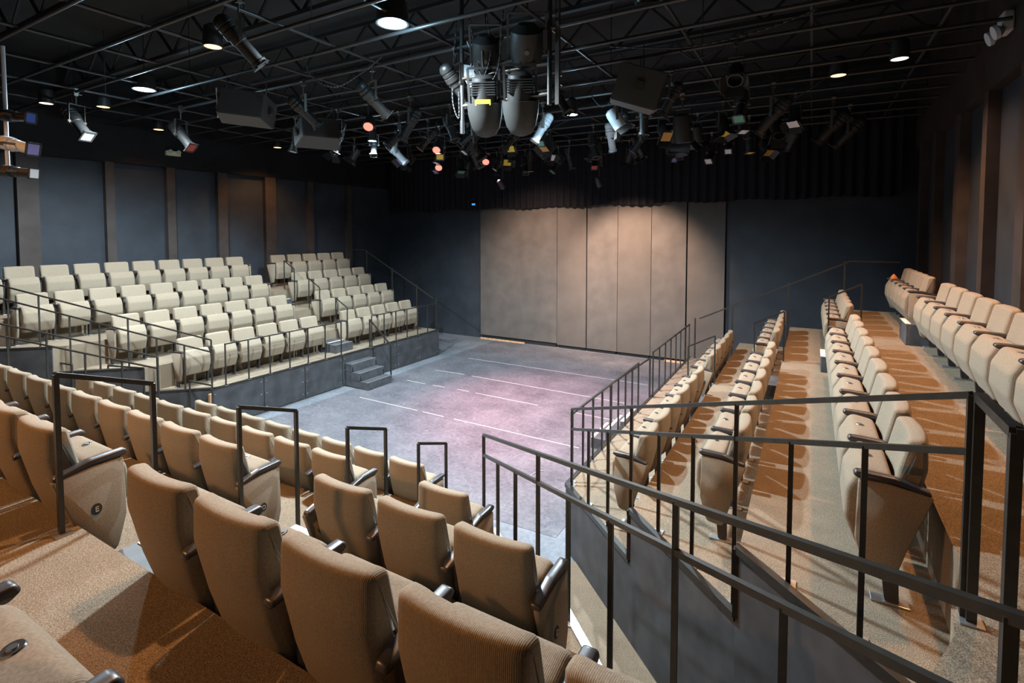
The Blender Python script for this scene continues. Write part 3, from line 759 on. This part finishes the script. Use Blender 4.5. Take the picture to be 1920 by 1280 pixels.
# box speakers
def speaker(label, loc, rot, size=(.82, .46, .42), pole=True):
    t = thing('box_speaker', label, 'speaker', loc, rot)
    w, d, h = size
    bm = bmesh.new()
    po = [(-w/2, d/2), (w/2, d/2), (w/2*.8, -d/2), (-w/2*.8, -d/2)]
    a_prism(bm, po, -h/2, h/2); bmesh.ops.bevel(bm, geom=bm.edges[:], offset=.012, segments=2, affect='EDGES')
    link('cabinet', mesh_from(bm, 'cabinet', M['spk']), t)
    link('grille', box_mesh('grille', (-w/2+.03, d/2, -h/2+.03), (w/2-.03, d/2+.012, h/2-.03), M['grille'], .004), t)
    for xa in (-w/2-.012, w/2-.02): link('bracket', box_mesh('bracket', (xa, -.05, -.06), (xa+.032, .05, .06), M['clamp']), t)
    return t
def hang(t, loc, n=2):
    for s in (-1, 1):
        bm = bmesh.new(); p = Vector((s*.3, 0, .2)); w = t.matrix_basis @ p
        q = t.matrix_basis.inverted() @ Vector((w.x, w.y, ZG+.03))
        a_tube(bm, p, q, .008, 6); link('hanging_cable', mesh_from(bm, 'hanging_cable', M['cable']), t)
s1 = speaker('grey box speaker with pale side panel at left of the grid', (-7.95, 5.15, 5.72), (R(-12), R(6), R(38)))
bm = bmesh.new(); vs = [bm.verts.new(p) for p in ((-.425, .2, .2), (-.39, -.2, .2), (-.395, .05, -.2))]; ws = [bm.verts.new((v.co.x-.012, v.co.y, v.co.z)) for v in vs]
bm.faces.new(vs); bm.faces.new(ws[::-1])
for i in range(3): bm.faces.new((vs[i], vs[(i+1) % 3], ws[(i+1) % 3], ws[i]))
link('side_plate', mesh_from(bm, 'side_plate', M['fixwhite']), s1)
s2 = speaker('dark box speaker tilted down behind the pale-sided speaker', (-8.15, 6.75, 5.6), (R(-22), R(0), R(62)))
s3 = speaker('dark wedge box speaker with a framed grille right of the hooded lamps', (-2.15, 7.2, 5.72), (R(-18), R(8), R(-70)), (.8, .62, .5))
bm = bmesh.new()
for a, b in (((-.38, .325, -.22), (.38, .335, -.19)), ((-.38, .325, .19), (.38, .335, .22)), ((-.38, .325, -.22), (-.35, .335, .22)), ((.35, .325, -.22), (.38, .335, .22))): a_box(bm, a, b)
link('grille_frame', mesh_from(bm, 'grille_frame', M['clamp']), s3)
for s in (s1, s2, s3):
    bpy.context.view_layer.update(); hang(s, None)

# central hung frame with two hooded lamps
fxl, fxr, fy = -4.10, -2.80, 5.75
t = thing('hung_frame', 'tall hung pipe frame with two uprights at the top centre', 'frame', (fxl, fy, 5.05))
for nm, x, zb in (('upright', fxl, 5.05), ('upright', fxr, 5.28)):
    bm = bmesh.new(); a_tube(bm, (x-fxl, 0, zb-5.05), (x-fxl, 0, ZC-5.05), .03, 10); link(nm, mesh_from(bm, nm, M['pipe'], True, 40), t)
for z in (5.42, 5.78):
    bm = bmesh.new(); a_tube(bm, (0, 0, z-5.05), (fxr-fxl, 0, z-5.05), .022, 10); link('crossbar', mesh_from(bm, 'crossbar', M['clamp'], True, 40), t)
bm = bmesh.new(); a_bar(bm, (fxr-fxl+.11, 0, .22), (fxr-fxl+.11, 0, 2.3), .05); link('side_channel', mesh_from(bm, 'side_channel', M['column']), t)
def hood(x, y, z, yaw, label, lens):
    t = thing('hooded_lamp', label, 'lamp', (x, y, z), (R(20), 0, yaw))
    sh = bmesh.new(); seg = 20; rr = []
    for r, zz in ((.235, .0), (.225, -.16), (.19, -.32), (.13, -.42), (.05, -.45)):
        rr.append([sh.verts.new((r*math.cos(2*PI*i/seg), r*.85*math.sin(2*PI*i/seg), zz)) for i in range(seg)])
    for r, zz in ((.04, -.435), (.12, -.405), (.18, -.31), (.212, -.15), (.222, .0)):
        rr.append([sh.verts.new((r*math.cos(2*PI*i/seg), r*.85*math.sin(2*PI*i/seg), zz)) for i in range(seg)])
    for a, b in zip(rr, rr[1:]):
        for i in range(seg): sh.faces.new((a[i], a[(i+1) % seg], b[(i+1) % seg], b[i]))
    for i in range(seg): sh.faces.new((rr[-1][i], rr[-1][(i+1) % seg], rr[0][(i+1) % seg], rr[0][i]))
    bmesh.ops.recalc_face_normals(sh, faces=sh.faces[:])
    link('hood', mesh_from(sh, 'hood', M['fixgrey'], True, 40), t)
    link('body', lathe('body', [(.09, .34), (.15, .30), (.17, .1), (.17, -.12), (.12, -.2)], M['fix']), t)
    bm = bmesh.new()
    for k in range(6): a_box(bm, (-.16, -.16, .10+.03*k), (.16, .16, .112+.03*k))
    link('cooling_fins', mesh_from(bm, 'cooling_fins', M['fix']), t)
    if lens:
        bm = bmesh.new(); a_box(bm, (-.1, -.185, -.02), (.1, -.172, .05)); link('warning_label', mesh_from(bm, 'warning_label', M['gel_yellow']), t)
    bm = bmesh.new()
    for s in (-1, 1): a_bar(bm, (s*.2, 0, -.02), (s*.2, 0, .42), .03)
    a_bar(bm, (-.2, 0, .42), (.2, 0, .42), .03); a_tube(bm, (0, 0, .42), (0, 0, .62), .016, 8)
    link('yoke', mesh_from(bm, 'yoke', M['pipe']), t)
hood(-3.72, 5.72, 5.42, R(25), 'left grey hooded lamp with yellow label hung from the pipe frame', True)
hood(-3.22, 5.78, 5.40, R(25), 'right grey hooded lamp hung from the pipe frame', False)
# lamps inside the frame
def big_head(x, y, z, label, r=.2):
    t = thing('large_lamp_head', label, 'lamp', (x, y, z), (R(35), 0, R(30)))
    link('head', lathe('head', [(r*.5, .3), (r, .22), (r*1.05, 0), (r*.9, -.18), (r*.7, -.2), (r*.6, -.1)], M['fix']), t)
    bm = bmesh.new()
    for s in (-1, 1): a_bar(bm, (s*r*1.15, 0, -.05), (s*r*1.15, 0, .42), .025)
    a_bar(bm, (-r*1.15, 0, .42), (r*1.15, 0, .42), .025); a_tube(bm, (0, 0, .42), (0, .12, .6), .014, 8)
    link('yoke', mesh_from(bm, 'yoke', M['pipe']), t)
    bm = bmesh.new(); a_tube(bm, (0, -r*1.0, .02), (0, -r*1.1, .02), .03, 10); link('knob', mesh_from(bm, 'knob', M['clamp']), t)
big_head(-3.12, 5.75, 6.0, 'large dark lamp head high inside the right of the pipe frame')
big_head(-3.72, 5.75, 5.98, 'large dark lamp head high inside the left of the pipe frame', .17)
t = thing('deflector_plate', 'white angled plate glowing beside the left upright of the pipe frame', 'plate', (-3.98, 5.8, 5.83), (R(10), 0, R(30)))
bm = bmesh.new(); po = [(-.1, .13), (.12, .10), (.13, -.05), (-.03, -.17), (-.1, -.05)]
vs = [bm.verts.new((x, -.006, z)) for x, z in po]; ws = [bm.verts.new((x, .006, z)) for x, z in po]; bm.faces.new(vs); bm.faces.new(ws[::-1])
for i in range(5): bm.faces.new((vs[i], ws[i], ws[(i+1) % 5], vs[(i+1) % 5]))
bmesh.ops.recalc_face_normals(bm, faces=bm.faces[:]); link('plate', mesh_from(bm, 'plate', M['fixwhite']), t)
bm = bmesh.new(); a_path(bm, [(0, 0, .1), (.0, 0, .3), (-.05, 0, .42), (.25, 0, .5)], .014, 8); link('arm', mesh_from(bm, 'arm', M['pipe']), t)
def cable(label, pts, r=.009, n=8):
    """smooth sagging cable through the points"""
    P = [Vector(p) for p in pts]; out = []
    for i in range(len(P)-1):
        p0 = P[max(i-1, 0)]; p1 = P[i]; p2 = P[i+1]; p3 = P[min(i+2, len(P)-1)]
        for k in range(n):
            s = k/n
            out.append(.5*((2*p1)+(-p0+p2)*s+(2*p0-5*p1+4*p2-p3)*s*s+(-p0+3*p1-3*p2+p3)*s**3))
    out.append(P[-1])
    bm = bmesh.new(); a_path(bm, out, r, 6); tag(link('cable', mesh_from(bm, 'cable', M['cable'], True)), label, 'cable', 'loose cables on the grid')
cable('black cable looping down the left upright of the pipe frame', [(-4.14, 5.70, 6.6), (-4.2, 5.7, 6.0), (-4.22, 5.7, 5.5), (-4.12, 5.7, 5.25), (-4.12, 5.7, 5.6)])
cable('black cable sagging between the two hooded lamps', [(-3.9, 5.65, 6.5), (-3.75, 5.6, 5.9), (-3.62, 5.6, 5.62), (-3.45, 5.62, 5.8), (-3.4, 5.65, 6.5)])
cable('second black cable sagging over the left hooded lamp', [(-3.65, 5.62, 6.6), (-3.55, 5.6, 6.0), (-3.68, 5.58, 5.65), (-3.8, 5.6, 5.8)])
cable('thin cable draped across the right half of the grid', [(-2.3, 6.5, 6.12), (-1.4, 6.6, 5.98), (-.6, 6.7, 6.05), (.0, 6.75, 6.2)])
cable('looped cable hanging over the right-hand bank', [(.4, 5.6, 6.3), (.5, 5.65, 6.0), (.7, 5.65, 5.95), (.85, 5.7, 6.3)])
cable('coiled cable hanging at top left of the grid', [(-6.2, 4.9, 6.2), (-6.1, 4.95, 5.9), (-5.8, 5.1, 5.75), (-5.5, 5.3, 5.95), (-5.3, 5.5, 6.2)])
rc = random.Random(21)
for i in range(10):
    x = -9.2+i*.95; y = PY[6+(i*3) % 8]
    cable('short cable swag under the grid, %s from the left' % nth(i), [(x, y-.03, 6.18), (x+.22, y-.05, 6.18-rc.uniform(.1, .3)), (x+.5, y-.05, 6.18-rc.uniform(.05, .25)), (x+.8, y-.03, 6.18)], .008)

# boom at the left edge
bx, by = -9.6, 2.62
bx = -9.35; by = 2.66
t = thing('lighting_boom', 'pale vertical lighting boom at the left edge', 'boom', (bx, by, 4.55))
bm = bmesh.new(); a_tube(bm, (0, 0, 0), (0, 0, 1.65), .024, 12); link('pole', mesh_from(bm, 'pole', M['fixwhite'], True, 40), t)
bm = bmesh.new(); a_tube(bm, (0, 0, -.08), (0, 0, .0), .045, 12); link('end_cap', mesh_from(bm, 'end_cap', M['fix'], True, 40), t)
def boom_light(z, aim, shell, gel, label, sc=1.0):
    t = thing('stage_spotlight', label, 'stage light', (bx+.03, by, z), group='boom lights')
    d = Vector(aim).normalized(); q = d.to_track_quat('-Z', 'Y').to_euler()
    bm = bmesh.new(); a_tube(bm, (0, 0, 0), (.12, .02, -.02), .02, 10); link('clamp', mesh_from(bm, 'clamp', M['clamp']), t)
    b = link('barrel', ell_barrel[shell], t, (.17, .03, -.02), q, (sc,)*3); link('lamp_housing', ell_house[shell], t, (.17, .03, -.02), q, (sc,)*3)
    link('gel_sheet', gels[gel], b); link('gel_frame', me_gframe, b)
    link('yoke', me_yoke, t, (.17, .03, -.02), (R(90), 0, R(20)), (sc*.8,)*3)
boom_light(5.28, (.9, .35, -.12), 'fix', 'blue', 'dark spotlight with blue gel, upper one on the left boom', .8)
boom_light(4.90, (.95, .3, -.22), 'fixwhite', 'violet', 'white spotlight with violet gel, middle one on the left boom', .95)
boom_light(4.55, (.9, .4, -.1), 'fix', 'white', 'black spotlight at the bottom of the left boom', .8)

# ------------------------------------------------------------------ house lamps + light sources
def lamp_thing(loc, lens, r, label, aim=(0, 0, -1), group=None, cat='house light'):
    d = Vector(aim).normalized(); q = d.to_track_quat('-Z', 'Y').to_euler()
    t = thing('house_light', label, cat, loc, (0, 0, 0), group)
    link('housing', lathe('housing', [(r*.5, .26), (r*1.05, .22), (r*1.2, .0), (r*1.2, -.03), (r*1.05, -.03), (r*1.0, 0.0)], M['fix']), t, (0, 0, 0), q)
    bm = bmesh.new(); bmesh.ops.create_cone(bm, cap_ends=True, segments=24, radius1=r, radius2=r, depth=.012, matrix=Matrix.Translation((0, 0, -.02)))
    link('lens', mesh_from(bm, 'lens', M[lens], True, 40), t, (0, 0, 0), q)
    bm = bmesh.new(); a_tube(bm, (0, 0, .2), (0, 0, max(.25, ZG+.05-loc[2])), .012, 8); link('stem', mesh_from(bm, 'stem', M['pipe']), t)
    return d
def spot(loc, aim, col, power, size=R(150), blend=.6, rad=.06):
    l = bpy.data.lights.new('lamp_beam', 'SPOT'); l.color = col; l.energy = power; l.spot_size = size; l.spot_blend = blend; l.shadow_soft_size = rad
    o = bpy.data.objects.new('lamp_beam', l); C.objects.link(o); d = Vector(aim).normalized()
    o.location = Vector(loc)+d*.05; o.rotation_euler = d.to_track_quat('-Z', 'Y').to_euler()
    return o
COOL = (.76, .92, 1.0); WARM = (1.0, .46, .17); PINK = (1.0, .62, .45); RED = (1.0, .26, .30)
def house(loc, lens, r, col, power, label, aim=(0, 0, -1), size=R(160), blend=.5, group='cool house lights', rad=None):
    lamp_thing(loc, lens, r, label, aim, group)
    spot(loc, aim, col, power, size, blend, r*.8 if rad is None else rad)
    if lens == 'cool_lens':                      # added point light standing in for the bluish glow around the lamp
        l = bpy.data.lights.new('glow_fill', 'POINT'); l.color = (.45, .78, 1.0); l.energy = power*.018; l.shadow_soft_size = .05
        o = bpy.data.objects.new('glow_fill', l); C.objects.link(o); o.location = Vector(loc)-Vector((0, 0, .16))
house((-4.31, 4.65, 6.2), 'cool_lens', .16, COOL, 2750, 'brightest cool white house light at the top centre left')
house((-9.98, 4.63, 6.2), 'cool_lens', .15, COOL, 2698, 'cool white house light at upper left')
house((-3.66, 8.42, 5.8), 'cool_lens', .085, COOL, 2100, 'cool white house light behind the hooded lamps')
house((-8.6, 8.59, 5.8), 'cool_lens', .085, COOL, 1420, 'cool white house light far left among the spotlights')
W = [((-6.75, 3.95, 6.15), 'warm_lens', WARM, 260, 'warm orange house light at top left near a black spotlight'),
     ((-11.8, 4.76, 6.15), 'warm_lens', WARM, 60, 'warm orange house light left of the upper-left cool lamp'),
     ((-12.4, 4.1, 6.15), 'pink_lens', PINK, 50, 'pale pink house light farthest left'),
     ((-13.3, 6.45, 6.15), 'warm_lens', WARM, 35, 'small warm house light against the left wall'),
     ((-13.2, 9.5, 6.15), 'warm_lens', WARM, 190, 'warm house light over the back row of the left-hand bank'),
     ((.30, 9.45, 6.15), 'warm_lens', WARM, 560, 'warm orange house light at upper right'),
     ((1.0, 8.98, 6.15), 'pink_lens', PINK, 220, 'pale pink house light at upper right near the right wall')]
for loc, lens, col, p, lab in W:
    house(loc, lens, .10, col, p, lab, size=R(125), blend=.7, group='warm house lights')
# warm lamps over the rear of the house, behind the camera
for loc, p, lab, aim, sz in (((-7.6, -3.0, 6.15), 1050, 'warm house light behind the foreground rows', (5.0, 4.6, -4.0), 56), ((-2.6, 2.6, 6.15), 400, 'warm house light above the middle foreground rows', (-.1, -.2, -1), 104), ((-8.8, .3, 6.15), 300, 'warm house light above the left foreground rows', (.1, .4, -1), 110), ((1.3, 5.2, 6.15), 560, 'warm house light above the near right-hand rows', (-.05, .15, -1), 105)):
    house(loc, 'warm_lens', .085, WARM, p, lab, aim, R(sz), .6, group='warm house lights')
RL = [((-7.0, 6.9, 5.65), (-4.9, 9.6, 0), 'red stage lamp beside the dark tilted speaker'), ((-7.5, 9.5, 5.62), (-5.2, 9.2, 0), 'red stage lamp, upper one of the close pair'),
      ((-8.3, 10.6, 5.38), (-4.9, 10.2, 0), 'red stage lamp, lower one of the close pair'), ((-7.35, 11.35, 5.55), (-4.6, 9.8, 0), 'red stage lamp farthest right over the stage')]
for loc, tgt, lab in RL:
    aim = Vector(tgt)-Vector(loc); lamp_thing(loc, 'red_lens', .085, lab, aim.normalized()*.3+Vector((.35, -.8, -.5)), 'red stage lamps', 'stage light')
    spot(loc, aim, RED, 1500, R(66), 1.0, .07)
# stage wall wash
for loc, tgt, p, lab, sz, bl in (((-4.6, 12.3, 4.9), (-4.5, 15.1, 2.25), 1900, 'black wash light aimed at the bright middle of the stage wall', R(84), .8),
                             ((-7.0, 11.6, 4.9), (-7.3, 15.1, 2.3), 1300, 'black wash light aimed at the left part of the stage wall', R(92), 1.0)):
    aim = Vector(tgt)-Vector(loc); lamp_thing(loc, 'warm_lens', .06, lab, aim, None, 'stage light'); spot(loc, aim, (1.0, .66, .47), p, sz, bl, .05)

# ------------------------------------------------------------------ wall-mounted items
t = thing('emergency_light', 'cream emergency light high on the left wall', 'emergency light', (XL+.0, 7.16, 5.72))
link('case', box_mesh('case', (0, -.17, -.06), (.09, .17, .06), M['cream'], .01), t)
for s in (-1, 1): link('lamp_head', lathe('lamp_head', [(.03, 0), (.05, .03), (.05, .06)], M['cream']), t, (.09, s*.1, .02), (0, R(70), 0))
t = thing('emergency_light', 'white twin-head emergency light high on the right wall', 'emergency light', (XR, 8.4, 6.22))
link('case', box_mesh('case', (-.10, -.14, -.12), (0, .14, .12), M['fixwhite'], .02), t)
for s in (-1, 1): link('lamp_head', lathe('lamp_head', [(.04, 0), (.085, .05), (.085, .09)], M['fixwhite']), t, (-.1, s*.12, -.1), (0, R(-110), 0))
t = thing('indicator_light', 'tiny blue indicator light on the dark wall left of flats', 'indicator', (-9.95, 14.6, 4.66))
link('lens', box_mesh('lens', (-.06, -.02, -.03), (.06, .02, .03), M['ledblue']), t); link('case', box_mesh('case', (-.08, .0, -.05), (.08, .05, .05), M['fix']), t)

bm = bmesh.new()
pr_ = [(0, 0, .10), (.05, -.03, .0), (.03, .06, .0), (-.06, .05, -.01), (-.05, -.05, -.02), (.10, .01, -.035), (-.02, .11, -.03), (.03, .0, .045)]
for p in pr_: bm.verts.new(p)
bmesh.ops.convex_hull(bm, input=bm.verts[:])
bmesh.ops.subdivide_edges(bm, edges=bm.edges[:], cuts=1, use_grid_fill=True); bmesh.ops.smooth_vert(bm, verts=bm.verts[:], factor=.3, use_axis_x=True, use_axis_y=True, use_axis_z=True)
t = link('folded_cloth', mesh_from(bm, 'folded_cloth', plain('orange_cloth', (.75, .24, .07), .9), True), None, (1.34, 11.86, 2.875))
tag(t, 'small orange cloth left on a far seat of the top right row', 'cloth')
# ------------------------------------------------------------------ world / view
w = bpy.data.worlds.new('world'); bpy.context.scene.world = w; w.use_nodes = True
w.node_tree.nodes['Background'].inputs[0].default_value = (.02, .02, .025, 1); w.node_tree.nodes['Background'].inputs[1].default_value = .3
vs = bpy.context.scene.view_settings
vs.view_transform = 'Standard'; vs.look = 'None'; vs.exposure = 0.0; vs.gamma = 1.0; vs.use_curve_mapping = False
bpy.context.scene.cycles.max_bounces = 6
bpy.context.scene.cycles.diffuse_bounces = 1
